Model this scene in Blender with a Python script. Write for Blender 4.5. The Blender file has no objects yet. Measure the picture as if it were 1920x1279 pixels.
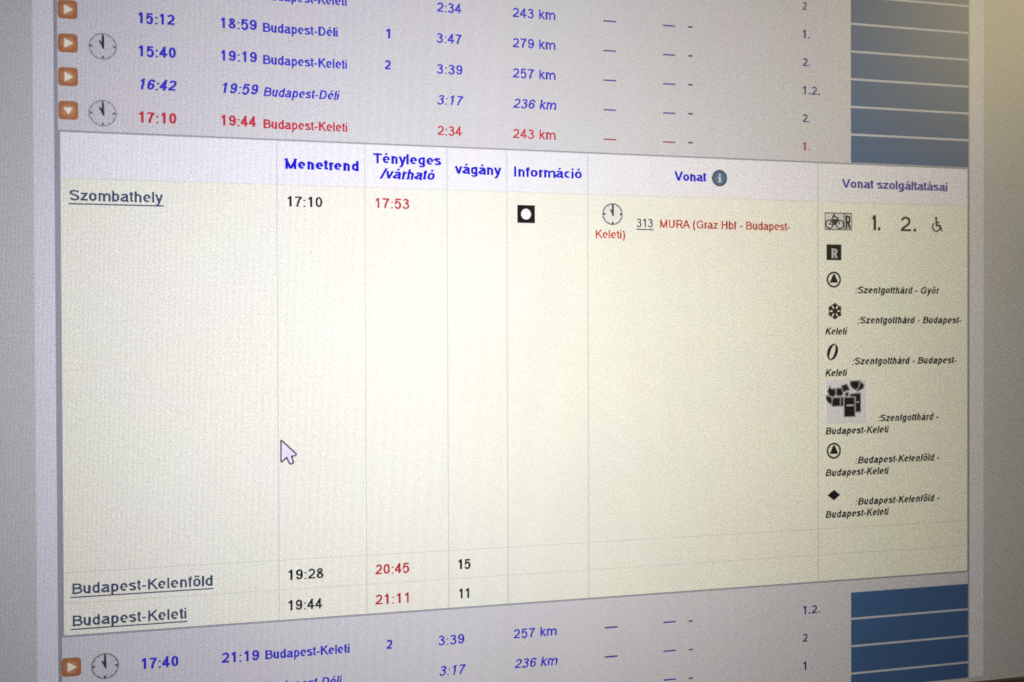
# train timetable on a computer monitor, photographed close up and at an angle
import bpy, bmesh, math, random
from mathutils import Vector, Matrix, Euler

random.seed(7)
scene = bpy.context.scene
COL = scene.collection

# tuning of light and surface
WORLD = 0.12
LAMP = 6.8
FALL_N = 7.8
GAIN = 1.1
GAM_K = 3.0
STRIPE = 0.8
GRAIN = 0.5
WARM = 0.4
MURA = 0.06  # amount of the broad colour blotches, imitating chroma noise
ROUGH = 0.33

# ---------------------------------------------------------------- camera
# the screen is the plane y = 0 (x right, z up, viewer on the -y side), one unit = one metre
D = 0.263                    # distance from lens to screen along the optical axis
F = 2000.03 / 1920           # focal length over sensor width
YAW, PITCH, ROLL = -0.260945, 0.010073, -0.003574
PX = 0.265e-3                # one pixel of the monitor


def _rot(y, p, r):
    cy, sy, cp, sp, cr, sr = math.cos(y), math.sin(y), math.cos(p), math.sin(p), math.cos(r), math.sin(r)
    ry = Matrix(((cy, 0, sy), (0, 1, 0), (-sy, 0, cy)))
    rx = Matrix(((1, 0, 0), (0, cp, -sp), (0, sp, cp)))
    rz = Matrix(((cr, -sr, 0), (sr, cr, 0), (0, 0, 1)))
    return rz @ rx @ ry


ROT = _rot(YAW, PITCH, ROLL)                      # rows: camera right, camera down, camera forward (x, down, in)
c_in = -(ROT.transposed() @ Vector((0, 0, 1)))    # camera position in (x, down, in), in units of D
EYE = Vector((c_in[0], c_in[2], -c_in[1])) * D


def axis(i, s=1):
    v = Vector(ROT[i]) * s
    return Vector((v[0], v[2], -v[1]))


cam_data = bpy.data.cameras.new('camera')
cam = bpy.data.objects.new('camera', cam_data)
COL.objects.link(cam)
right, up, back = axis(0), axis(1, -1), axis(2, -1)
m = Matrix((right, up, back)).transposed().to_4x4()
m.translation = EYE
cam.matrix_world = m
cam_data.sensor_width = 36
cam_data.lens = 36 * F
cam_data.clip_start = 0.01
cam_data.clip_end = 50
cam_data.dof.use_dof = True
cam_data.dof.focus_distance = 0.262
cam_data.dof.aperture_fstop = 21
scene.camera = cam
scene.render.resolution_x, scene.render.resolution_y = 1024, 682
scene.cycles.use_denoising = False          # keep the fine grain
scene.cycles.filter_width = 1.7


def ray(u, v):
    """direction of sight through the photograph's point (u, v) of 1920 x 1279"""
    return (right * ((u - 960) / 1920 / F) - up * ((v - 639.5) / 1920 / F) - back).normalized()


def at(u, v):
    """the point of the screen surface (x, z) seen there"""
    d = ray(u, v)
    t = -EYE.y / d.y
    p = EYE + d * t
    return p.x, p.z


# ---------------------------------------------------------------- world and lamp
world = bpy.data.worlds.new('World')
scene.world = world
world.use_nodes = True
world.node_tree.nodes['Background'].inputs[0].default_value = (0.75, 0.8, 1.0, 1)
world.node_tree.nodes['Background'].inputs[1].default_value = WORLD
scene.view_settings.view_transform = 'Standard'
scene.view_settings.look = 'None'
scene.view_settings.exposure = 0

# a warm room lamp behind the photographer, mirrored softly in the upper right of the matte screen
gx, gz = at(2020, -50)
hit = Vector((gx, 0, gz))
d = (hit - EYE).normalized()
d.y = -d.y
lamp_data = bpy.data.lights.new('room_lamp', 'AREA')
lamp_data.shape = 'ELLIPSE'
lamp_data.size = 0.5
lamp_data.size_y = 0.3
lamp_data.color = (1.0, 0.80, 0.34)
lamp_data.energy = LAMP
lamp = bpy.data.objects.new('room_lamp', lamp_data)
COL.objects.link(lamp)
lamp.location = hit + d * 1.5
lamp.rotation_euler = (-d).to_track_quat('-Z', 'Y').to_euler()

# ---------------------------------------------------------------- materials
bx, bz = at(800, 575)
BEST = (EYE - Vector((bx, 0, bz))).normalized()   # direction in which this twisted nematic panel looks brightest


def lin(c):
    return tuple(((x / 255 / 12.92) if x / 255 <= 0.04045 else ((x / 255 + 0.055) / 1.055) ** 2.4) for x in c)


def make_lcd_group():
    """light of an LCD pixel: falls off and loses mid tones away from the panel's best viewing direction,
    broken up by sub-pixel columns, pixel rows and random grain imitating camera noise"""
    g = bpy.data.node_groups.new('lcd_light', 'ShaderNodeTree')
    g.interface.new_socket('Color', in_out='INPUT', socket_type='NodeSocketColor')
    g.interface.new_socket('Light', in_out='OUTPUT', socket_type='NodeSocketColor')
    N, L = g.nodes, g.links
    gi, go = N.new('NodeGroupInput'), N.new('NodeGroupOutput')
    geo = N.new('ShaderNodeNewGeometry')

    def mth(op, a, b=None, c=None, clamp=False):
        n = N.new('ShaderNodeMath')
        n.operation, n.use_clamp = op, clamp
        for i, x in enumerate((a, b, c)):
            if x is None:
                continue
            if isinstance(x, (int, float)):
                n.inputs[i].default_value = x
            else:
                L.new(x, n.inputs[i])
        return n.outputs[0]

    def vec(op, a, b):
        n = N.new('ShaderNodeVectorMath')
        n.operation = op
        for i, x in enumerate((a, b)):
            if isinstance(x, (tuple, list, Vector)):
                n.inputs[i].default_value = tuple(x)
            else:
                L.new(x, n.inputs[i])
        return n

    view = vec('DOT_PRODUCT', geo.outputs['Incoming'], BEST).outputs['Value']
    view = mth('MAXIMUM', view, 0.05)
    fall = mth('POWER', view, FALL_N)
    gam = mth('MULTIPLY_ADD', mth('SUBTRACT', 1.0, view), GAM_K, 1.0)
    gn = N.new('ShaderNodeGamma')
    L.new(gi.outputs[0], gn.inputs[0])
    L.new(gam, gn.inputs[1])
    sep = N.new('ShaderNodeSeparateXYZ')
    L.new(geo.outputs['Position'], sep.inputs[0])
    ph = mth('MULTIPLY', sep.outputs['X'], 2 * math.pi / PX)
    com = N.new('ShaderNodeCombineXYZ')
    flat = N.new('ShaderNodeCombineXYZ')
    L.new(sep.outputs['X'], flat.inputs[0])
    L.new(sep.outputs['Z'], flat.inputs[1])
    for i in range(3):
        s = mth('COSINE', mth('ADD', ph, -0.25 * i))
        L.new(mth('MULTIPLY_ADD', s, STRIPE, 1.0), com.inputs[i])
    rows = mth('MULTIPLY_ADD', mth('COSINE', mth('MULTIPLY', sep.outputs['Z'], 2 * math.pi / PX)), STRIPE * 0.5, 1.0)

    def noise(scale, amp, detail=0.0, color=True):
        t = N.new('ShaderNodeTexNoise')
        t.noise_dimensions = '2D'
        t.inputs['Scale'].default_value = scale
        t.inputs['Detail'].default_value = detail
        L.new(flat.outputs[0], t.inputs['Vector'])
        if color:
            a = vec('SUBTRACT', t.outputs['Color'], (0.5, 0.5, 0.5)).outputs[0]
            a = vec('MULTIPLY', a, (amp,) * 3).outputs[0]
            return vec('ADD', a, (1, 1, 1)).outputs[0]
        return mth('MULTIPLY_ADD', mth('SUBTRACT', t.outputs['Fac'], 0.5), amp, 1.0)

    fine = noise(5200, GRAIN, 0.0, False)
    fine = mth('MULTIPLY', fine, noise(2700, GRAIN * 0.28, 0.0, False))
    finec = noise(2000, GRAIN * 0.1, 0.0)
    blotch = noise(38, MURA, 1.0)  # pale colour blotches like compression noise, multiplied into the emitted colour
    tot = vec('MULTIPLY', com.outputs[0], finec).outputs[0]
    tot = vec('MULTIPLY', tot, blotch).outputs[0]
    k = mth('MULTIPLY', mth('MULTIPLY', mth('MULTIPLY', fall, GAIN), rows), fine)
    sc = N.new('ShaderNodeVectorMath')
    sc.operation = 'SCALE'
    L.new(tot, sc.inputs[0])
    L.new(k, sc.inputs['Scale'])
    # seen from its left side the panel turns warmer, from its right side a little cooler
    sx = N.new('ShaderNodeSeparateXYZ')
    L.new(geo.outputs['Incoming'], sx.inputs[0])
    side = mth('SUBTRACT', BEST.x, sx.outputs['X'])
    pos, neg = mth('MAXIMUM', side, 0.0), mth('MINIMUM', side, 0.0)
    warm = N.new('ShaderNodeCombineXYZ')
    for i, (a_, b_) in enumerate(((0.10, 0.0), (0.0, 0.0), (-WARM, -0.14))):
        L.new(mth('EXPONENT', mth('ADD', mth('MULTIPLY', pos, a_), mth('MULTIPLY', neg, b_))), warm.inputs[i])
    out = vec('MULTIPLY', gn.outputs[0], sc.outputs[0]).outputs[0]
    out = vec('MULTIPLY', out, warm.outputs[0]).outputs[0]
    L.new(out, go.inputs[0])
    return g


LCD = make_lcd_group()
_mats = {}


def lcd(rgb, glow=None):
    """a colour shown by the screen, given as its 8-bit value"""
    key = (tuple(rgb), glow)
    if key in _mats:
        return _mats[key]
    mt = bpy.data.materials.new('screen_colour')
    mt.use_nodes = True
    nt = mt.node_tree
    b = nt.nodes['Principled BSDF']
    b.inputs['Base Color'].default_value = (0.012, 0.012, 0.014, 1)
    b.inputs['Roughness'].default_value = ROUGH
    b.inputs['Emission Strength'].default_value = 1.0
    gp = nt.nodes.new('ShaderNodeGroup')
    gp.node_tree = LCD
    if glow:                                   # radial highlight printed in an icon: centre colour -> edge colour
        tc = nt.nodes.new('ShaderNodeTexCoord')
        ln = nt.nodes.new('ShaderNodeVectorMath')
        ln.operation = 'LENGTH'
        nt.links.new(tc.outputs['Object'], ln.inputs[0])
        mp = nt.nodes.new('ShaderNodeMapRange')
        mp.inputs['From Min'].default_value = 0.0
        mp.inputs['From Max'].default_value = glow[1]
        nt.links.new(ln.outputs['Value'], mp.inputs['Value'])
        mx = nt.nodes.new('ShaderNodeMix')
        mx.data_type = 'RGBA'
        mx.inputs['A'].default_value = (*lin(glow[0]), 1)
        mx.inputs['B'].default_value = (*lin(rgb), 1)
        nt.links.new(mp.outputs['Result'], mx.inputs['Factor'])
        nt.links.new(mx.outputs['Result'], gp.inputs[0])
    else:
        gp.inputs[0].default_value = (*lin(rgb), 1)
    nt.links.new(gp.outputs[0], b.inputs['Emission Color'])
    _mats[key] = mt
    return mt


def plastic(name, rgb, rough):
    mt = bpy.data.materials.new(name)
    mt.use_nodes = True
    nt = mt.node_tree
    b = nt.nodes['Principled BSDF']
    b.inputs['Base Color'].default_value = (*rgb, 1)
    b.inputs['Roughness'].default_value = rough
    t = nt.nodes.new('ShaderNodeTexNoise')
    t.inputs['Scale'].default_value = 3000
    bp = nt.nodes.new('ShaderNodeBump')
    bp.inputs['Strength'].default_value = 0.15
    bp.inputs['Distance'].default_value = 0.0001
    nt.links.new(t.outputs['Fac'], bp.inputs['Height'])
    nt.links.new(bp.outputs[0], b.inputs['Normal'])
    return mt


# ---------------------------------------------------------------- mesh helpers
EPS = 1.0e-6
LAYER = 5.0e-5


def link(name, verts, faces, mat, parent, origin=(0, 0, 0)):
    o3 = Vector(origin)
    me = bpy.data.meshes.new(name)
    me.from_pydata([tuple(Vector(v) - o3) for v in verts], [], faces)
    me.materials.append(mat)
    ob = bpy.data.objects.new(name, me)
    COL.objects.link(ob)
    ob.parent = parent
    ob.location = o3 - (parent_world(parent) if parent else Vector())
    return ob


def parent_world(p):
    v = Vector()
    while p:
        v += p.location
        p = p.parent
    return v


class Flat:
    """collects flat pieces lying on the screen, then links them as one mesh"""

    def __init__(self, layer):
        self.y, self.v, self.f, self.k = -layer * LAYER, [], [], 0

    def _y(self):
        self.k += 1
        return self.y - self.k * EPS * 0.5

    def poly(self, pts):
        y, n = self._y(), len(self.v)
        self.v += [(x, y, z) for x, z in pts]
        area = sum(pts[i - 1][0] * pts[i][1] - pts[i][0] * pts[i - 1][1] for i in range(len(pts)))
        idx = list(range(n, n + len(pts)))
        self.f.append(idx if area > 0 else idx[::-1])
        return self

    def rect(self, x0, x1, z0, z1):
        return self.poly([(x0, z0), (x1, z0), (x1, z1), (x0, z1)])

    def stroke(self, pts, w):
        L_, R_, closed = ribbon(pts, w)
        y, n, c = self._y(), len(self.v), len(L_)
        self.v += [(x, y, z) for x, z in L_] + [(x, y, z) for x, z in R_]
        for i in range(c if closed else c - 1):
            j = (i + 1) % c
            self.f.append([n + i, n + c + i, n + c + j, n + j])
        return self

    def build(self, name, mat, parent, origin=None, label=None):
        if origin is None:
            xs, zs = [p[0] for p in self.v], [p[2] for p in self.v]
            origin = ((min(xs) + max(xs)) / 2, self.y, (min(zs) + max(zs)) / 2)
        ob = link(name, self.v, self.f, mat, parent, origin)
        if label:
            ob['label'] = label
        return ob



# ---------------------------------------------------------------- lettering
# a grotesque sans drawn as pen strokes: units are 1/1000 em, baseline y = 0
def arc(cx, cy, rx, ry, a0, a1, n=10, e=1.0):
    pts = []
    for i in range(n + 1):
        t = math.radians(a0 + (a1 - a0) * i / n)
        c, s = math.cos(t), math.sin(t)
        pts.append((cx + rx * math.copysign(abs(c) ** e, c), cy + ry * math.copysign(abs(s) ** e, s)))
    return pts


def ring(cx, cy, rx, ry, n=20, e=0.9):
    return arc(cx, cy, rx, ry, 90, 450, n, e)


ADV = dict(zip('0123456789', [556] * 10))
ADV.update({' ': 278, '-': 333, ':': 278, '.': 278, '(': 333, ')': 333, '/': 278, 'A': 667, 'B': 667, 'D': 722, 'G': 778,
            'H': 722, 'I': 278, 'K': 667, 'M': 833, 'R': 722, 'S': 667, 'T': 611, 'U': 722, 'V': 667, 'a': 556, 'b': 556,
            'c': 500, 'd': 556, 'e': 556, 'f': 278, 'g': 556, 'h': 556, 'i': 222, 'k': 500, 'l': 222, 'm': 833, 'n': 556,
            'o': 556, 'p': 556, 'r': 333, 's': 500, 't': 278, 'u': 556, 'v': 500, 'y': 500, 'z': 500})
BASE = {'á': 'a', 'é': 'e', 'ó': 'o', 'ö': 'o', 'ő': 'o'}


def glyph(ch, w):
    h = w / 2
    T, B, X, Z = 716 - h, h, 525 - h, h - 6
    W = ADV.get(ch, 556)
    if ch in BASE:
        b = BASE[ch]
        W, s = glyph(b, w)
        m = W / 2 - (5 if b == 'a' else 0)
        if ch == 'ö':
            s += [[(m - 85, 610), (m - 85, 610 + w)], [(m + 85, 610), (m + 85, 610 + w)]]
        elif ch == 'ő':
            s += [[(m - 90, 590), (m - 30, 735)], [(m + 60, 590), (m + 120, 735)]]
        else:
            s += [[(m - 30, 585), (m + 50, 735)]]
        return W, s
    if ch == ' ':
        return W, []
    if ch == '-':
        return W, [[(40, 260), (293, 260)]]
    if ch == ':':
        return W, [[(139, 0), (139, w * 0.6)], [(139, 480 - w * 0.6), (139, 480)]]
    if ch == '.':
        return W, [[(139, 0), (139, w * 1.1)]]
    if ch == '(':
        return W, [arc(330, 260, 235, 480, 118, 242, 10)]
    if ch == ')':
        return W, [arc(0, 260, 235, 480, 62, -62, 10)]
    if ch == '/':
        return W, [[(20, -10), (258, 726)]]
    if ch == '0':
        return W, [ring(275, 358, 233 - h, 363 - h)]
    if ch == '1':
        x = 373 - h
        return W, [[(x, 0), (x, 716)], [(112, 530), (210, 575), (x, 690)]]
    if ch == '2':
        return W, [arc(272, 500, 200 - h / 2, T + 4 - 500, 172, -12, 10) + [(425, 390), (330, 285), (150, 150), (75, B)], [(40, B), (508, B)]]
    if ch == '3':
        return W, [arc(262, 532, 180 - h / 3, T + 4 - 532, 165, -80, 10) + [(220, 378)],
                   [(220, 378)] + arc(262, 205, 215 - h / 2, 172, 85, -165, 12)]
    if ch == '4':
        return W, [[(415 - h, 0), (415 - h, 716)], [(390, 700), (60, 215)], [(20, 206), (520, 206)]]
    if ch == '5':
        return W, [[(480, T), (150, T), (95, 330)] + arc(265, 245, 205 - h / 2, 225, 140, -158, 14)]
    if ch == '6':
        return W, [ring(278, 232, 225 - h, 232 - h + 6), [(38 + h, 232)] + arc(285, 420, 247 - h, T + 4 - 420, 190, 22, 12)]
    if ch == '7':
        return W, [[(45, T), (500, T)], [(480, T), (340, 490), (245, 240), (205, 0)]]
    if ch == '8':
        return W, [ring(276, 535, 195 - h, T + 4 - 535, 16), ring(276, 205, 228 - h, 205 - Z, 18)]
    if ch == '9':
        return W, [ring(278, 484, 225 - h, 232 - h + 6), [(516 - h, 484)] + arc(270, 296, 247 - h, 296 - Z, 10, -158, 12)]
    if ch == 'A':
        return W, [[(20, 0), (333, 690)], [(647, 0), (333, 690)], [(130, 255), (537, 255)]]
    if ch == 'B':
        return W, [[(73 + h, 0), (73 + h, 716)], [(73, T), (350, T)] + arc(380, (T + 385) / 2, 175, (T - 385) / 2, 90, -90, 8) + [(73, 385)],
                   [(380, 385)] + arc(400, (385 + B) / 2, 210, (385 - B) / 2, 90, -90, 8) + [(73, B)]]
    if ch == 'D':
        return W, [[(78 + h, 0), (78 + h, 716)], [(78, T), (330, T)] + arc(340, 358, 330 - h, 358 - h, 85, -85, 12) + [(330, B), (78, B)]]
    if ch == 'G':
        return W, [arc(400, 358, 358 - h, 366 - h, 35, 320, 18) + [(705 - h, 150), (705 - h, 335)], [(415, 335), (705, 335)]]
    if ch == 'H':
        return W, [[(80 + h, 0), (80 + h, 716)], [(642 - h, 0), (642 - h, 716)], [(80, 385), (642, 385)]]
    if ch == 'I':
        return W, [[(139, 0), (139, 716)]]
    if ch == 'K':
        return W, [[(73 + h, 0), (73 + h, 716)], [(90, 250), (600, 716)], [(290, 430), (640, 0)]]
    if ch == 'M':
        return W, [[(74 + h, 0), (74 + h, 716)], [(759 - h, 0), (759 - h, 716)], [(110, 700), (416, 30)], [(722, 700), (416, 30)]]
    if ch == 'R':
        return W, [[(79 + h, 0), (79 + h, 716)], [(79, T), (430, T)] + arc(440, (T + 345) / 2, 190, (T - 345) / 2, 90, -90, 8) + [(79, 345)],
                   [(360, 345), (470, 290), (650, 0)]]
    if ch == 'S':
        return W, [arc(325, 530, 240, T + 4 - 530, 12, 215, 12) + [(330, 380), (470, 330)] + arc(335, 195, 262 - h / 2, 195 - Z, 35, -172, 12)]
    if ch == 'T':
        return W, [[(305, 0), (305, 716)], [(20, T), (590, T)]]
    if ch == 'U':
        return W, [[(80 + h, 716)] + arc(361, 270, 281 - h, 270 - Z, 180, 360, 12) + [(642 - h, 716)]]
    if ch == 'V':
        return W, [[(15 + h * .7, 716), (333, 25)], [(651 - h * .7, 716), (333, 25)]]
    if ch == 'a':
        return W, [arc(265, 375, 185 - h / 3, X - 375, 165, 10, 10) + [(445 - h / 3, 340), (447 - h / 3, 110), (485, 0)],
                   [(440, 320), (250, 290)] + arc(215, 148, 175 - h / 2, 148 - Z, 105, 300, 10) + [(440, 130)]]
    if ch == 'b':
        return W, [[(66 + h, 0), (66 + h, 716)], ring(285, 259, 228 - h, 266 - h)]
    if ch == 'c':
        return W, [arc(262, 259, 222 - h, 266 - h, 48, 312, 14)]
    if ch == 'd':
        return W, [[(490 - h, 0), (490 - h, 716)], ring(270, 259, 228 - h, 266 - h)]
    if ch == 'e':
        return W, [[(50, 262), (510, 262)] + arc(276, 262, 238 - h, 263 - h, 0, 312, 16)]
    if ch == 'f':
        return W, [[(130, 0), (130, 590)] + arc(240, 600, 110, T + 8 - 600, 180, 80, 6), [(10, 480), (255, 480)]]
    if ch == 'g':
        return W, [ring(270, 259, 228 - h, 266 - h), [(490 - h, 519), (490 - h, -20)] + arc(270, -20, 220 - h, 190 - h, 0, -165, 10)]
    if ch == 'h':
        return W, [[(66 + h, 0), (66 + h, 716)], arc(276, 325, 210 - h, X - 325, 170, 0, 9) + [(486 - h, 0)]]
    if ch == 'i':
        return W, [[(111, 0), (111, 490)], [(111, 730 - w * 0.9), (111, 730)]]
    if ch == 'k':
        return W, [[(66 + h, 0), (66 + h, 716)], [(90, 190), (450, 519)], [(215, 310), (470, 0)]]
    if ch == 'l':
        return W, [[(111, 0), (111, 716)]]
    if ch == 'm':
        return W, [[(66 + h, 0), (66 + h, 519)], arc(252, 340, 186 - h / 2, X - 340, 170, 0, 8) + [(438 - h / 2, 0)],
                   arc(600, 340, 176 - h / 2, X - 340, 172, 0, 8) + [(776 - h / 2, 0)]]
    if ch == 'n':
        return W, [[(66 + h, 0), (66 + h, 519)], arc(276, 325, 210 - h, X - 325, 170, 0, 9) + [(486 - h, 0)]]
    if ch == 'o':
        return W, [ring(277, 259, 240 - h, 266 - h)]
    if ch == 'p':
        return W, [[(66 + h, -198), (66 + h, 519)], ring(285, 259, 228 - h, 266 - h)]
    if ch == 'r':
        return W, [[(66 + h, 0), (66 + h, 519)], arc(250, 320, 150, X - 320, 175, 62, 6)]
    if ch == 's':
        return W, [arc(245, 385, 165, X - 385, 15, 230, 10) + [(260, 275), (350, 245)] + arc(245, 142, 190 - h / 3, 142 - Z, 35, -165, 10)]
    if ch == 't':
        return W, [[(130, 660), (130, 120)] + arc(205, 110, 75, 110 - B, 180, 285, 5) + [(262, B)], [(12, 480), (255, 480)]]
    if ch == 'u':
        return W, [[(66 + h, 519)] + arc(276, 195, 210 - h, 195 - Z, 180, 355, 9), [(486 - h, 0), (486 - h, 519)]]
    if ch == 'v':
        return W, [[(15 + h * .7, 519), (250, 20)], [(485 - h * .7, 519), (250, 20)]]
    if ch == 'y':
        return W, [[(15 + h * .7, 519), (262, 20)], [(485 - h * .7, 519), (250, 0), (190, -130), (130, -165), (55, -158)]]
    if ch == 'z':
        return W, [[(35, 519 - h), (455, 519 - h)], [(430, 490), (60, 40)], [(25, B), (470, B)]]
    raise KeyError(ch)


def ribbon(pts, w):
    """left and right edge of a pen stroke of width w with mitred corners"""
    closed = math.dist(pts[0], pts[-1]) < 1e-6 * max(1, w) + 1e-9
    P = pts[:-1] if closed else pts
    n, L, R = len(P), [], []
    for i in range(n):
        a = P[i - 1] if (i or closed) else None
        b = P[(i + 1) % n] if (i < n - 1 or closed) else None
        d = []
        for p, q in ((a, P[i]), (P[i], b)):
            if p and q:
                l = math.dist(p, q) or 1e-9
                d.append(((q[0] - p[0]) / l, (q[1] - p[1]) / l))
        if len(d) == 1:
            d.append(d[0])
        tx, ty = d[0][0] + d[1][0], d[0][1] + d[1][1]
        l = math.hypot(tx, ty) or 1e-9
        tx, ty = tx / l, ty / l
        k = w / 2 / max(0.45, tx * d[0][0] + ty * d[0][1])
        L.append((P[i][0] - ty * k, P[i][1] + tx * k))
        R.append((P[i][0] + ty * k, P[i][1] - tx * k))
    return L, R, closed
# ---------------------------------------------------------------- page geometry
ROW = 28 * PX


def X(u, v=560):
    return at(u, v)[0]


def Zp(u, v):
    return at(u, v)[1]


def q_x(q):                                        # fitted page columns, plane units -> metres
    return q * D


MARGIN_L, BORDER_L, TABLE_L = q_x(-0.413385), q_x(-0.397112), q_x(-0.392947)
COLS = [q_x(v) for v in (-0.214878, -0.137248, -0.061328, -0.004786, 0.074889, 0.32144)]
TABLE_R, MARGIN_R, BAR_L = q_x(0.498169), q_x(0.518458), q_x(0.359058)
Z_TOP, Z_HEAD, Z_R1, Z_R2, Z_BOT = [-D * v for v in (-0.179074, -0.139376, 0.193251, 0.219738, 0.247066)]
BAR_R = TABLE_R + 1.2 * PX
SCREEN_B = Zp(1835, 1275)                          # lower edge of the lit area
SCREEN_L, SCREEN_R, SCREEN_T = MARGIN_L - 250 * PX, MARGIN_R + 175 * PX, SCREEN_B + 800 * PX

monitor = bpy.data.objects.new('computer_monitor', None)
COL.objects.link(monitor)
monitor.location = (0, 0, 0)
monitor['label'] = 'computer monitor with matte screen and black bezel, showing a Hungarian train timetable page'
monitor['category'] = 'monitor'


def raw_box(x0, x1, y0, y1, z0, z1, bevel, name, mat, label=None):
    me = bpy.data.meshes.new(name)
    bm = bmesh.new()
    bmesh.ops.create_cube(bm, size=1)
    o = Vector(((x0 + x1) / 2, (y0 + y1) / 2, (z0 + z1) / 2))
    for v in bm.verts:
        v.co = Vector((v.co.x * (x1 - x0), v.co.y * (y1 - y0), v.co.z * (z1 - z0)))
    if bevel:
        bmesh.ops.bevel(bm, geom=bm.edges[:], offset=bevel, segments=3, affect='EDGES', profile=0.5)
    bm.to_mesh(me)
    bm.free()
    me.materials.append(mat)
    ob = bpy.data.objects.new(name, me)
    COL.objects.link(ob)
    ob.parent = monitor
    ob.location = o
    if label:
        ob['label'] = label
    return ob


BEZEL = plastic('black_bezel_plastic', (0.012, 0.011, 0.010), 0.42)
SHELL = plastic('black_shell_plastic', (0.02, 0.02, 0.02), 0.5)
GAP = 0.0004
raw_box(SCREEN_L - 0.02, SCREEN_R + 0.02, -0.0022, 0.012, SCREEN_B - GAP - 0.022, SCREEN_B - GAP, 0.0006, 'bezel', BEZEL, 'lower black bezel strip')
raw_box(SCREEN_L - 0.02, SCREEN_R + 0.02, -0.0022, 0.012, SCREEN_T + GAP, SCREEN_T + GAP + 0.018, 0.0006, 'bezel', BEZEL)
raw_box(SCREEN_L - 0.02, SCREEN_L - GAP, -0.00215, 0.012, SCREEN_B - GAP, SCREEN_T + GAP, 0.0006, 'bezel', BEZEL)
raw_box(SCREEN_R + GAP, SCREEN_R + 0.02, -0.00215, 0.012, SCREEN_B - GAP, SCREEN_T + GAP, 0.0006, 'bezel', BEZEL)
raw_box(SCREEN_L - 0.012, SCREEN_R + 0.012, 0.0125, 0.040, SCREEN_B - 0.012, SCREEN_T + 0.010, 0.006, 'rear_shell', SHELL)

C_GUTTER, C_MARGIN, C_BORDER = (211, 209, 211), (231, 229, 238), (174, 173, 184)
C_ROW, C_HEAD, C_CREAM = (222, 219, 226), (245, 243, 251), (248, 246, 236)
C_LINE, C_CLINE = (222, 221, 230), (226, 224, 220)
C_BLUE, C_RED, C_INK, C_SLATE, C_HBLUE = (76, 66, 214), (208, 62, 78), (42, 40, 44), (80, 98, 128), (38, 26, 220)
C_DASH, C_BAR, C_BARGAP, C_ICON = (84, 72, 172), (88, 122, 166), (214, 214, 224), (48, 46, 46)

panel = Flat(0).rect(SCREEN_L - GAP * 0.9, SCREEN_R + GAP * 0.9, SCREEN_B - GAP * 0.9, SCREEN_T + GAP * 0.9).build('display_panel', lcd(C_GUTTER), monitor)
panel['label'] = 'lit display surface, grey page background'
BASE_Z = Zp(1815, 1270.5)                          # where the page is cut off by the window edge
Flat(1).rect(MARGIN_L, MARGIN_R, BASE_Z, SCREEN_T).build('page_margin', lcd(C_MARGIN), monitor)
Flat(2).rect(BORDER_L + 3 * PX, TABLE_R + 1.5 * PX, BASE_Z, SCREEN_T).build('timetable_list', lcd(C_ROW), monitor, label='lavender grey background of the train list')
for x0, x1 in ((BORDER_L, BORDER_L + 3 * PX), (TABLE_R + 1.2 * PX, TABLE_R + 3.0 * PX)):
    Flat(3).rect(x0, x1, BASE_Z, SCREEN_T).build('border_line', lcd(C_BORDER if x0 < 0 else (186, 183, 187)), monitor)

# the opened journey: white heading row over a cream body, framed in grey
frame_w = 1.6 * PX
hz = Flat(3).rect(TABLE_L, TABLE_R, Z_HEAD, Z_TOP - frame_w / 2).build('heading_row', lcd(C_HEAD), monitor)
body = Flat(3).rect(TABLE_L, TABLE_R, Z_BOT + frame_w / 2, Z_HEAD).build('detail_panel', lcd(C_CREAM), monitor, label='pale cream panel of the opened train connection')
for z in (Z_TOP, Z_BOT):
    Flat(4.5).rect(BORDER_L + 1.5 * PX, TABLE_R + 2 * PX, z - frame_w / 2, z + frame_w / 2).build('border_line', lcd(C_BORDER), monitor)
Flat(4.2).rect(BORDER_L + 1.5 * PX, TABLE_L + 0.3 * PX, Z_BOT, Z_TOP).build('border_line', lcd(C_BORDER), monitor)
Flat(4).rect(TABLE_R - 0.2 * PX, TABLE_R + 2.6 * PX, Z_BOT, Z_TOP).build('border_line', lcd((178, 175, 180)), monitor)
for x in COLS:
    Flat(5).rect(x - 0.55 * PX, x + 0.55 * PX, Z_HEAD, Z_TOP - frame_w / 2).build('grid_line', lcd(C_LINE), hz)
    Flat(5).rect(x - 0.55 * PX, x + 0.55 * PX, Z_BOT + frame_w / 2, Z_HEAD).build('grid_line', lcd(C_CLINE), body)
for z in (Z_R1, Z_R2, Z_HEAD):
    Flat(6).rect(TABLE_L, TABLE_R, z - 0.5 * PX, z + 0.5 * PX).build('grid_line', lcd((235, 233, 224)), body)

# ---------------------------------------------------------------- blue bars at the right
t0 = -D * -0.321682
l0 = -D * 0.287377
for k in range(-2, 5):                              # separators above the opened journey
    top = t0 - k * ROW - 1.1 * PX
    bot = t0 - (k + 1) * ROW + 1.1 * PX
    if k == 4:
        bot = Z_TOP + 1.2 * PX
    b = Flat(3).rect(BAR_L, BAR_R, bot, top).build('blue_bar', lcd(C_BAR), monitor)
    if k < 4:
        Flat(4).rect(BAR_L, BAR_R, bot - 2.1 * PX, bot - 0.1 * PX).build('gap_line', lcd(C_BARGAP), b)
for k in range(-1, 3):
    top = l0 - k * ROW - 1.0 * PX if k >= 0 else Zp(1595, 1111)
    bot = l0 - (k + 1) * ROW + 1.0 * PX
    bot = max(bot, BASE_Z)
    b = Flat(3).rect(BAR_L, BAR_R, bot, top).build('blue_bar', lcd(C_BAR), monitor)
    if k < 2:
        Flat(4).rect(BAR_L, BAR_R, bot - 1.9 * PX, bot - 0.1 * PX).build('gap_line', lcd(C_BARGAP), b)


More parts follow.
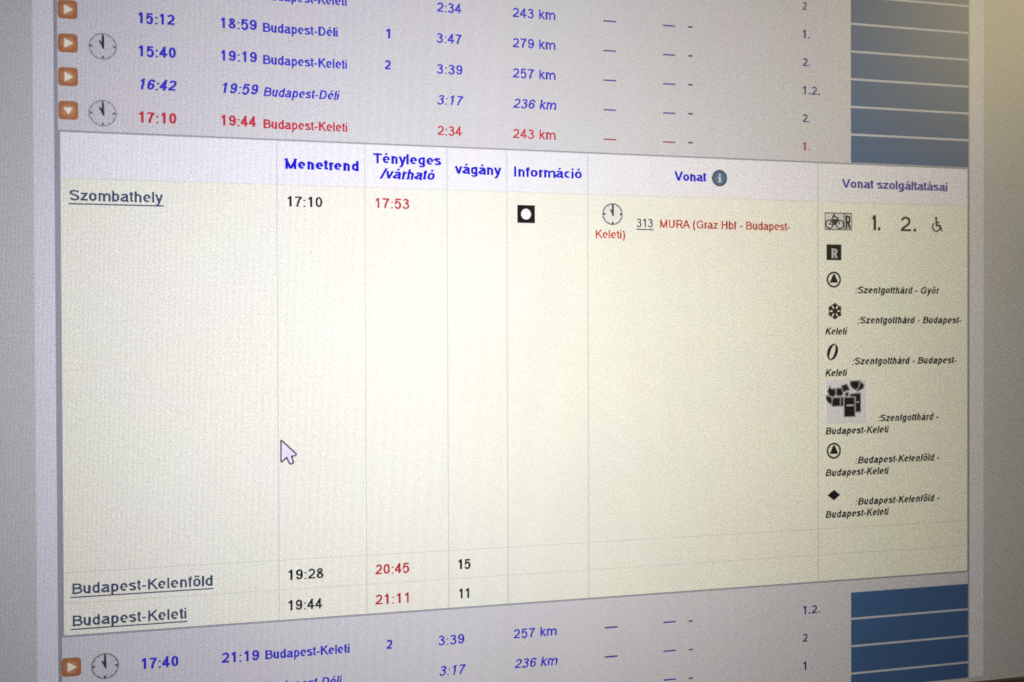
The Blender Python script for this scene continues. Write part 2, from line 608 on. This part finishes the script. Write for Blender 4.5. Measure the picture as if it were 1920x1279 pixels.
# ---------------------------------------------------------------- text
def text(s, u0, u1, vb, cap, weight, rgb, name, shear=0.0, z=None, label=None, under=None, parent=None):
    """s written from photo column u0 to u1, baseline through (u0, vb); cap height in screen pixels"""
    x0, zb = at(u0, vb)
    if z is not None:
        zb = z
    x1 = X(u1, vb)
    sc = cap * PX / 716
    w = weight * (1.38 if weight < 140 else 1.17)
    thin = 0.8 if weight < 125 else 0.66
    pen, st = 0, []
    for ch in s:
        adv, ss = glyph(ch, w)
        for p in ss:
            st.append([(pen + a * (1.07 if weight > 139 else 1.0), b, ch.islower()) for a, b in p])
        pen += adv
    xs = [p[0] for q_ in st for p in q_]
    a0 = min(xs)
    sq = ((x1 - x0) / sc - w) / max(1.0, max(xs) - a0)                     # letter spacing follows the measured width,
    if len(s) == 1:
        sq = min(sq, 1.15)
    st = [[((a - a0) * sq, b, lo) for a, b, lo in q_] for q_ in st]        # stems keep their thickness
    n0, kx = -w / 2, sc
    fl = Flat(8)
    for p in st:
        low = p[0][2]
        L_, R_, closed = ribbon([(a, b / thin) for a, b, _ in p], w)      # level strokes are thinner than stems

        def f(a, b):
            b *= thin
            if low and b > 0:                                              # screen fonts have a tall x-height
                b = b * 1.075 if b < 519 else 558 + (b - 519) * 0.8
            return x0 + (a - n0) * kx + shear * b * sc, zb + b * sc
        y, n, c = fl._y(), len(fl.v), len(L_)
        fl.v += [(f(a, b)[0], y, f(a, b)[1]) for a, b in L_ + R_]
        for i in range(c if closed else c - 1):
            j = (i + 1) % c
            fl.f.append([n + i, n + c + i, n + c + j, n + j])
    if under:
        fl.rect(x0 - 0.3 * PX, x1 + 0.6 * PX, zb - (under + 1.1) * PX, zb - under * PX)
    return fl.build(name, lcd(rgb), parent or monitor, origin=(x0, -8 * LAYER, zb), label=label)


def zrow(u, v, k):
    """baseline height of the text k rows below the row measured at (u, v)"""
    return at(u, v)[1] - k * ROW


B, R_ = C_BLUE, C_RED
# rows above: k counts from the 17:10 row; (time, arrival, station, changes, journey, km, italic)
UP = [(0, '17:10', '19:44', 'Budapest-Keleti', None, '2:34', '243 km', 0), (-1, '16:42', '19:59', 'Budapest-Déli', None, '3:17', '236 km', 1),
      (-2, '15:40', '19:19', 'Budapest-Keleti', '2', '3:39', '257 km', 0), (-3, '15:12', '18:59', 'Budapest-Déli', '1', '3:47', '279 km', 0),
      (-4, None, None, 'Budapest-Keleti', None, '2:34', '243 km', 0)]
for k, dep, arr, st, chg, dur, km, it in UP:
    col, sh = (R_ if k == 0 else B), (0.2 if it else 0)
    if dep:
        text(dep, 259, 331, 230, 9.3, 118, col, 'departure_time', sh, zrow(258, 230, k))
        text(arr, 413.5, 482.5, 236, 9.3, 112, col, 'arrival_time', sh, zrow(413, 236, k))
    text(st, 492.5, 651 if 'K' in st else 634, 241.5, 8.2, 104, col, 'station_name', sh, zrow(492, 241.5, k))
    if chg:
        text(chg, 722.5 if chg == '1' else 720, 732 if chg == '1' else 734.5, 248, 8.8, 112, col, 'changes_number', 0, zrow(722, 248, k))
    text(dur, 818.5, 867, 254, 8.9, 98, col, 'journey_time', sh, zrow(818, 254, k))
    text(km, 960, 1041, 259.5, 8.9, 96, col, 'distance', sh, zrow(960, 259.5, k))
for k, s in ((0, '1.'), (-1, '2.'), (-2, '1.2.'), (-3, '2.'), (-4, '1.'), (-5, '2')):
    text(s, 1503, {'1.': 1517, '2.': 1517, '2': 1513, '1.2.': 1536}[s], 282.5, 8.5, 100, R_ if k == 0 else ((110, 105, 130) if k == -5 else (76, 52, 150)),
         'carriage_class', 0, zrow(1503, 282.5, k))
for k in range(-4, 1):
    for u0, u1, v, w in ((1131, 1155, 261.5, 1.2), (1242, 1265, 266.5, 1.2), (1289.5, 1297.5, 268, 1.5)):
        x0, z = at(u0, v)
        c = ((170, 70, 84) if k == 0 else C_DASH) if u0 < 1280 else (92, 86, 110)
        z -= k * ROW
        Flat(8).rect(x0, X(u1, v), z - w * PX / 2, z + w * PX / 2).build('dash', lcd(c), monitor)
# rows below, from the 17:40 row
text('17:40', 264, 335, 1254, 9.3, 118, B, 'departure_time')
text('21:19', 414, 486, 1243, 9.3, 112, B, 'arrival_time')
text('Budapest-Keleti', 496, 655, 1236, 8.2, 104, B, 'station_name')
text('2', 723, 737, 1217, 8.8, 112, B, 'changes_number')
text('3:39', 821, 870, 1209.5, 8.9, 96, B, 'journey_time')
text('257 km', 961, 1043, 1197, 8.9, 96, B, 'distance')
text('Budapest-Déli', 496, 638, 1236, 8.2, 104, B, 'station_name', 0.2, zrow(496, 1236, 1))
text('3:17', 822, 871, 1209.5, 8.9, 96, B, 'journey_time', 0.2, zrow(821, 1209.5, 1))
text('236 km', 962, 1043, 1197, 8.9, 96, B, 'distance', 0.2, zrow(961, 1197, 1))
for k, s in ((0, '1.2.'), (1, '2'), (2, '1')):
    text(s, 1503, {'1': 1511, '2': 1514, '1.2.': 1536}[s], 1151.5, 8.5, 100, (76, 52, 150), 'carriage_class', 0, zrow(1503, 1151.5, k))
for k in range(3):
    for u0, u1, v in ((1133, 1157, 1176.5), (1243, 1266, 1166.5), (1290, 1298, 1164)):
        x0, z = at(u0, v)
        z -= k * ROW
        Flat(8).rect(x0, X(u1, v), z - 0.7 * PX, z + 0.7 * PX).build('dash', lcd(C_DASH if u0 < 1280 else (92, 86, 110)), monitor)

# headings
HB = C_HBLUE
text('Menetrend', 532.5, 672.5, 317, 9.3, 165, HB, 'heading_text')
text('Tényleges', 696.5, 827, 306.5, 9.3, 150, HB, 'heading_text')
text('/várható', 711, 813, 335.5, 9.3, 150, HB, 'heading_text', 0.2)
text('vágány', 852, 939.5, 326.5, 9.3, 150, HB, 'heading_text')
text('Információ', 963, 1090, 331.5, 9.3, 150, HB, 'heading_text')
text('Vonat', 1263, 1325, 339.5, 9.2, 150, HB, 'heading_text')
text('Vonat szolgáltatásai', 1577, 1774.5, 352.5, 9.0, 140, (52, 40, 180), 'heading_text')

# opened journey
S = C_SLATE
text('Szombathely', 130.5, 306, 376.5, 9.2, 100, S, 'station_name', under=2.0, label='underlined grey link Szombathely')
text('17:10', 537.5, 604, 387.5, 9.2, 100, C_INK, 'departure_time', label='black time 17:10')
text('17:53', 702, 767, 390.5, 9.2, 98, (200, 52, 70), 'delayed_time', label='red time 17:53')
text('313', 1192.5, 1223, 426, 8.2, 88, S, 'train_number', under=1.6, label='underlined train number 313')
text('MURA (Graz Hbf - Budapest-', 1236, 1481, 427.5, 8.1, 92, (200, 46, 40), 'train_name')
text('Keleti)', 1115, 1171, 447, 8.0, 92, (206, 50, 44), 'train_name')
text('19:28', 539, 606, 1087.5, 9.2, 100, C_INK, 'departure_time', label='black time 19:28')
text('20:45', 702, 768, 1077, 9.2, 100, (200, 52, 70), 'delayed_time', label='red time 20:45')
text('15', 857.5, 882.5, 1067, 9.2, 104, C_INK, 'platform_number', label='black platform number 15')
text('19:44', 539, 606, 1144.5, 9.2, 100, C_INK, 'arrival_time', label='black time 19:44')
text('21:11', 702, 766, 1133.5, 9.2, 100, (200, 52, 70), 'delayed_time', label='red time 21:11')
text('11', 859, 879, 1122, 9.2, 104, C_INK, 'platform_number', label='black platform number 11')
text('Budapest-Kelenföld', 134, 399, 1114, 9.2, 100, S, 'station_name', under=1.9, label='underlined grey link Budapest-Kelenföld')
text('Budapest-Keleti', 134.5, 350, 1174, 9.2, 100, S, 'station_name', under=1.9, label='underlined grey link Budapest-Keleti')

# train services in the last column
N = 'service_note'
DK = (44, 42, 42)


def note(s, u0, u1, v):
    text(s, u0, u1 - 3, v, 7.3, 116, DK, N, 0.2)


note(':Szentgotthárd - Győr', 1602, 1762, 550.5)
note(':Szentgotthárd - Budapest-', 1606, 1804, 607)
note('Keleti', 1545, 1588, 628)
note(':Szentgotthárd - Budapest-', 1596, 1795, 684)
note('Keleti', 1545, 1588, 706)
note(':Szentgotthárd -', 1644, 1761, 790.5)
note('Budapest-Keleti', 1545, 1666, 815)
note(':Budapest-Kelenföld -', 1602, 1763, 869.5)
note('Budapest-Keleti', 1545, 1666, 893.5)
note(':Budapest-Kelenföld -', 1602, 1763, 947)
note('Budapest-Keleti', 1545, 1666, 971.5)
text('1.', 1632, 1649, 432, 15.5, 96, C_ICON, 'class_symbol')
text('2.', 1685, 1716, 434, 15.5, 92, C_ICON, 'class_symbol')


# ---------------------------------------------------------------- icons
def circ(cx, cz, rx, rz, n=40, a0=0, a1=360):
    return [(cx + rx * math.cos(math.radians(a0 + (a1 - a0) * i / n)), cz + rz * math.sin(math.radians(a0 + (a1 - a0) * i / n)))
            for i in range(n if abs(a1 - a0) == 360 else n + 1)]


def loop(p):
    return p + [p[0]]


def rrect(cx, cz, hx, hz_, r, n=5):
    p = []
    for sx, sz, a in ((1, 1, 0), (-1, 1, 90), (-1, -1, 180), (1, -1, 270)):
        for i in range(n + 1):
            t = math.radians(a + 90 * i / n)
            p.append((cx + sx * (hx - r) + r * math.cos(t), cz + sz * (hz_ - r) + r * math.sin(t)))
    return p


def play_button(cx, cz, down=False):
    hs = 7.8 * PX
    b = Flat(7).poly(rrect(cx, cz, hs, hs, 3.0 * PX)).build('play_button', lcd((192, 134, 98), ((230, 188, 156), 6.5 * PX)), monitor, origin=(cx, -7 * LAYER, cz))
    if down:
        b['label'] = 'orange button with the arrow pointing down'
    a = [(-2.8, -4.2), (-2.8, 4.2), (4.2, 0)]
    if down:
        a = [(-3.8, 2.4), (3.8, 2.4), (0, -3.4)]
    Flat(8).poly([(cx + p * PX, cz + q * PX) for p, q in a]).build('arrow', lcd((252, 244, 230)), b)


ic_x, ic_z = at(128.5, 207.5)
for k in range(0, -5, -1):
    play_button(ic_x, ic_z - k * ROW, k == 0)
play_button(*at(134, 1250))


def clock(cx, cz, r, face, ring_c, hand_c=(78, 74, 82)):
    c = Flat(7).poly(circ(cx, cz, r, r)).build('clock_icon', lcd(face), monitor)
    Flat(8).stroke(loop(circ(cx, cz, r, r)), 1.1 * PX).build('dial_ring', lcd(ring_c), c)
    tk = Flat(9)
    for a in range(0, 360, 90):
        ca, sa = math.cos(math.radians(a)), math.sin(math.radians(a))
        tk.stroke([(cx + ca * r * 0.74, cz + sa * r * 0.74), (cx + ca * r * 0.97, cz + sa * r * 0.97)], 1.9 * PX)
    for a in range(0, 360, 30):
        if a % 90:
            ca, sa = math.cos(math.radians(a)), math.sin(math.radians(a))
            tk.stroke([(cx + ca * r * 0.86, cz + sa * r * 0.86), (cx + ca * r * 0.97, cz + sa * r * 0.97)], 0.7 * PX)
    tk.build('hour_marks', lcd(tuple(q_ - 32 for q_ in ring_c)), c)
    Flat(10).poly([(cx - 0.12 * r, cz + 0.1 * r), (cx - 0.05 * r, cz + 0.8 * r), (cx + 0.1 * r, cz + 0.8 * r), (cx + 0.12 * r, cz - 0.2 * r), (cx + 0.02 * r, cz - 0.22 * r)]).build('minute_hand', lcd(hand_c), c)
    Flat(11).stroke([(cx + 0.03 * r, cz), (cx - 0.25 * r, cz + 0.45 * r)], 0.13 * r).build('hour_hand', lcd(hand_c), c)


RG = (172, 169, 177)
for u, v in ((193, 88), (193, 213)):
    clock(*at(u, v), 10.7 * PX, (216, 214, 220), RG)
clock(*at(197.5, 1248), 10.5 * PX, (216, 214, 222), (150, 146, 156))
clock(*at(1147.5, 402), 9.8 * PX, (240, 236, 234), (110, 106, 118))

cx, cz = at(1348, 334.5)
r = 8.0 * PX
info = Flat(7).poly(circ(cx, cz, r, r)).build('info_icon', lcd((92, 114, 146), ((120, 142, 170), 7.0 * PX)), monitor, origin=(cx, -7 * LAYER, cz))
Flat(8).stroke(loop(circ(cx, cz, r * 0.96, r * 0.96)), 0.9 * PX).build('rim', lcd((66, 82, 108)), info)
g = Flat(9)
g.rect(cx - 0.9 * PX, cx + 1.1 * PX, cz - 3.6 * PX, cz + 1.4 * PX)
g.rect(cx - 1.9 * PX, cx - 0.9 * PX, cz + 0.5 * PX, cz + 1.4 * PX)
g.rect(cx - 2.0 * PX, cx + 2.1 * PX, cz - 4.1 * PX, cz - 3.3 * PX)
g.rect(cx - 0.9 * PX, cx + 1.1 * PX, cz + 2.4 * PX, cz + 4.1 * PX)
g.build('letter', lcd((214, 222, 232)), info)


def box_between(fl, u0, v0, u1, v1):
    x0, z0 = at(u0, (v0 + v1) / 2)[0], at((u0 + u1) / 2, v1)[1]
    x1, z1 = at(u1, (v0 + v1) / 2)[0], at((u0 + u1) / 2, v0)[1]
    fl.rect(x0, x1, z0, z1)
    return x0, x1, z0, z1


f = Flat(7)
x0, x1, z0, z1 = box_between(f, 969, 385, 1002, 418.5)
b = f.build('black_square_icon', lcd((26, 24, 26)), monitor)
Flat(8).poly(circ((x0 + x1) / 2, (z0 + z1) / 2 - 0.1 * PX, 0.285 * (x1 - x0), 0.31 * (z1 - z0), 12, 15, 375)).build('white_disc', lcd((250, 248, 250)), b)

# bicycle reservation sign
f = Flat(7)
x0, x1, z0, z1 = box_between(f, 1545.5, 400, 1595.5, 431)
b = f.build('bicycle_icon', lcd((230, 226, 226)), monitor)
w_, h_ = x1 - x0, z1 - z0
P = lambda a, c: (x0 + a * w_, z0 + c * h_)
fr = Flat(8).stroke([P(0, 0), P(1, 0), P(1, 1), P(0, 1), P(0, 0)], 1.0 * PX)
fr.stroke([P(.715, 0), P(.715, 1)], 1.1 * PX).build('sign_frame', lcd((84, 80, 78)), b)
bk = Flat(9)
wr = 0.135 * w_
for a in (.16, .55):
    ax, az = P(a, .32)
    bk.stroke(loop(circ(ax, az, wr, wr * 1.02, 20)), 1.3 * PX)
bk.stroke([P(.16, .32), P(.27, .60), P(.47, .60), P(.36, .30), P(.16, .32)], 1.2 * PX)
bk.stroke([P(.27, .60), P(.36, .30)], 1.1 * PX)
bk.stroke([P(.55, .32), P(.47, .66), P(.44, .78)], 1.2 * PX)
bk.stroke([P(.24, .62), P(.30, .80), P(.46, .72), P(.50, .66)], 1.5 * PX)
bk.poly([P(.28, .36), P(.44, .36), P(.47, .60), P(.30, .62)])
bk.poly(circ(*P(.33, .88), 1.3 * PX, 1.3 * PX, 10))
bk.build('bicycle_drawing', lcd((70, 66, 64)), b)
text('R', 1582.5, 1594, 429, 13.5, 96, (72, 68, 68), 'letter', parent=b)

# wheelchair
ax, az = at(1755, 421)
wc = Flat(8)
q = lambda a, c: (ax + a * PX, az + c * PX)
wc.stroke(circ(*q(-0.8, -2.6), 4.4 * PX, 4.6 * PX, 18, 130, 345), 1.5 * PX)
wc.stroke([q(-0.8, 4.6), q(-0.4, -1.2), q(3.6, -1.4), q(5.6, -6.2), q(6.4, -5.9)], 2.1 * PX)
wc.stroke([q(-0.6, 2.2), q(3.0, 2.0)], 1.5 * PX)
wc.poly(circ(*q(-0.9, 6.2), 1.5 * PX, 1.7 * PX, 12))
wc.build('wheelchair_icon', lcd((66, 62, 60)), monitor)

f = Flat(7)
x0, x1, z0, z1 = box_between(f, 1548.5, 458.5, 1576, 488)
b = f.build('reservation_icon', lcd((18, 16, 18)), monitor, label='black square with white letter R')
text('R', 1556.5, 1569, 484, 9.8, 128, (206, 200, 206), 'letter', parent=b)

for u, v in ((1562, 524.5), (1562, 845)):
    ax, az = at(u, v)
    rr = 7.2 * PX
    t = Flat(8).stroke(loop(circ(ax, az, rr, rr)), 1.9 * PX).build('triangle_icon', lcd((54, 52, 52)), monitor)
    Flat(9).poly([(ax - 4.9 * PX, az - 3.1 * PX), (ax + 4.9 * PX, az - 3.1 * PX), (ax + 0.9 * PX, az + 5.4 * PX), (ax - 0.9 * PX, az + 5.4 * PX)]).build('triangle', lcd((38, 36, 36)), t)

ax, az = at(1564, 583.5)
sn = Flat(8)
for a in range(0, 180, 60):
    ca, sa = math.cos(math.radians(a + 90)), math.sin(math.radians(a + 90))
    L8 = 8.2 * PX
    sn.stroke([(ax - ca * L8, az - sa * L8), (ax + ca * L8, az + sa * L8)], 2.2 * PX)
for a in range(0, 360, 60):
    t = math.radians(a + 90)
    for s in (-1, 1):
        tx, tz = ax + math.cos(t) * 4.2 * PX, az + math.sin(t) * 4.2 * PX
        u2 = t + s * math.radians(48)
        sn.stroke([(tx, tz), (tx + math.cos(u2) * 3.6 * PX, tz + math.sin(u2) * 3.8 * PX)], 1.9 * PX)
sn.poly(circ(ax, az, 1.9 * PX, 1.9 * PX, 12))
sn.build('snowflake_icon', lcd((34, 32, 34)), monitor)

# slanted serif O: outline between two sheared ellipses
ax, az = at(1559.5, 660)
o_ = []
RX, RZ = 6.1 * PX, 8.3 * PX
out_ = [(RX * math.cos(t) + 0.2 * RZ * math.sin(t), RZ * math.sin(t)) for t in (2 * math.pi * i / 40 for i in range(40))]
inn = [(RX * 0.43 * math.cos(t - 0.12) + 0.24 * RZ * math.sin(t), RZ * 0.85 * math.sin(t)) for t in (2 * math.pi * i / 40 for i in range(40))]
fl = Flat(8)
y = fl._y()
fl.v = [(ax + a, y, az + c) for a, c in out_ + inn]
fl.f = [[i, (i + 1) % 40, 40 + (i + 1) % 40, 40 + i] for i in range(40)]
fl.build('letter_icon', lcd((26, 24, 26)), monitor, label='slanted black letter O')

# snack sign: drinks, a cup, a sandwich and vending boxes on a white square
f = Flat(7)
x0, x1, z0, z1 = box_between(f, 1546.5, 712, 1624, 794)
b = f.build('snack_icon', lcd((236, 232, 240)), monitor)
w_, h_ = x1 - x0, z1 - z0
cx_, cy_ = 1440, 580
P = lambda a, c: (x0 + (a - 425) / 310 * w_, z1 - (c - 525) / 330 * h_)     # measured on an enlargement of the sign
blobs = [[(455, 580), (470, 600), (490, 590), (497, 625), (485, 648), (455, 640), (443, 610)],
         [(508, 592), (540, 590), (552, 635), (535, 642), (508, 640)],
         [(548, 572), (580, 562), (600, 598), (575, 605), (556, 615)],
         [(612, 540), (675, 538), (668, 580), (650, 600), (625, 585), (610, 560)],
         [(684, 545), (710, 568), (702, 592), (676, 602), (664, 612), (662, 604), (680, 580)],
         [(432, 645), (465, 658), (470, 705), (445, 690), (432, 668)],
         [(482, 662), (530, 662), (530, 718), (478, 720), (474, 700)],
         [(540, 660), (553, 660), (553, 718), (538, 718)],
         [(612, 636), (682, 632), (683, 766), (650, 766), (650, 650), (612, 650)],
         [(567, 662), (636, 662), (641, 800), (567, 800)],
         [(575, 628), (592, 622), (594, 640), (576, 646)]]
for p in blobs:
    pp = [P(a, c) for a, c in p]
    Flat(8).poly(pp).stroke(loop(pp), 2.3 * PX).build('food_outline', lcd((168, 163, 168)), b)
    Flat(9).poly(pp).build('food_shape', lcd((22, 20, 22)), b)
Flat(10).poly([P(580, 712), P(632, 712), P(632, 724), P(580, 724)]).build('slot', lcd((206, 200, 210)), b)
Flat(10).poly([P(655, 690), P(672, 688), P(672, 700), P(655, 702)]).build('slot', lcd((206, 200, 210)), b)

ax, az = at(1562, 928)
Flat(8).poly([(ax - 7.4 * PX, az), (ax, az - 5.4 * PX), (ax + 7.4 * PX, az), (ax, az + 5.4 * PX)]).build('diamond_icon', lcd((14, 12, 12)), monitor)

# mouse pointer: measured on an eight-fold enlargement
P = lambda a, c: at(440 + a / 8, 740 + c / 8)
out_ = [P(*p) for p in ((694, 688), (694, 1000), (712, 1000), (778, 940), (818, 1024), (842, 1040), (868, 1030), (880, 1004), (852, 920), (912, 912), (924, 888), (712, 692))]
ar = Flat(9).poly(out_).build('mouse_pointer', lcd((238, 234, 255)), monitor)
Flat(10).stroke(loop(out_), 1.35 * PX).build('pointer_outline', lcd((92, 82, 106)), ar)

for m_ in bpy.data.materials:
    m_.cycles.emission_sampling = 'NONE'
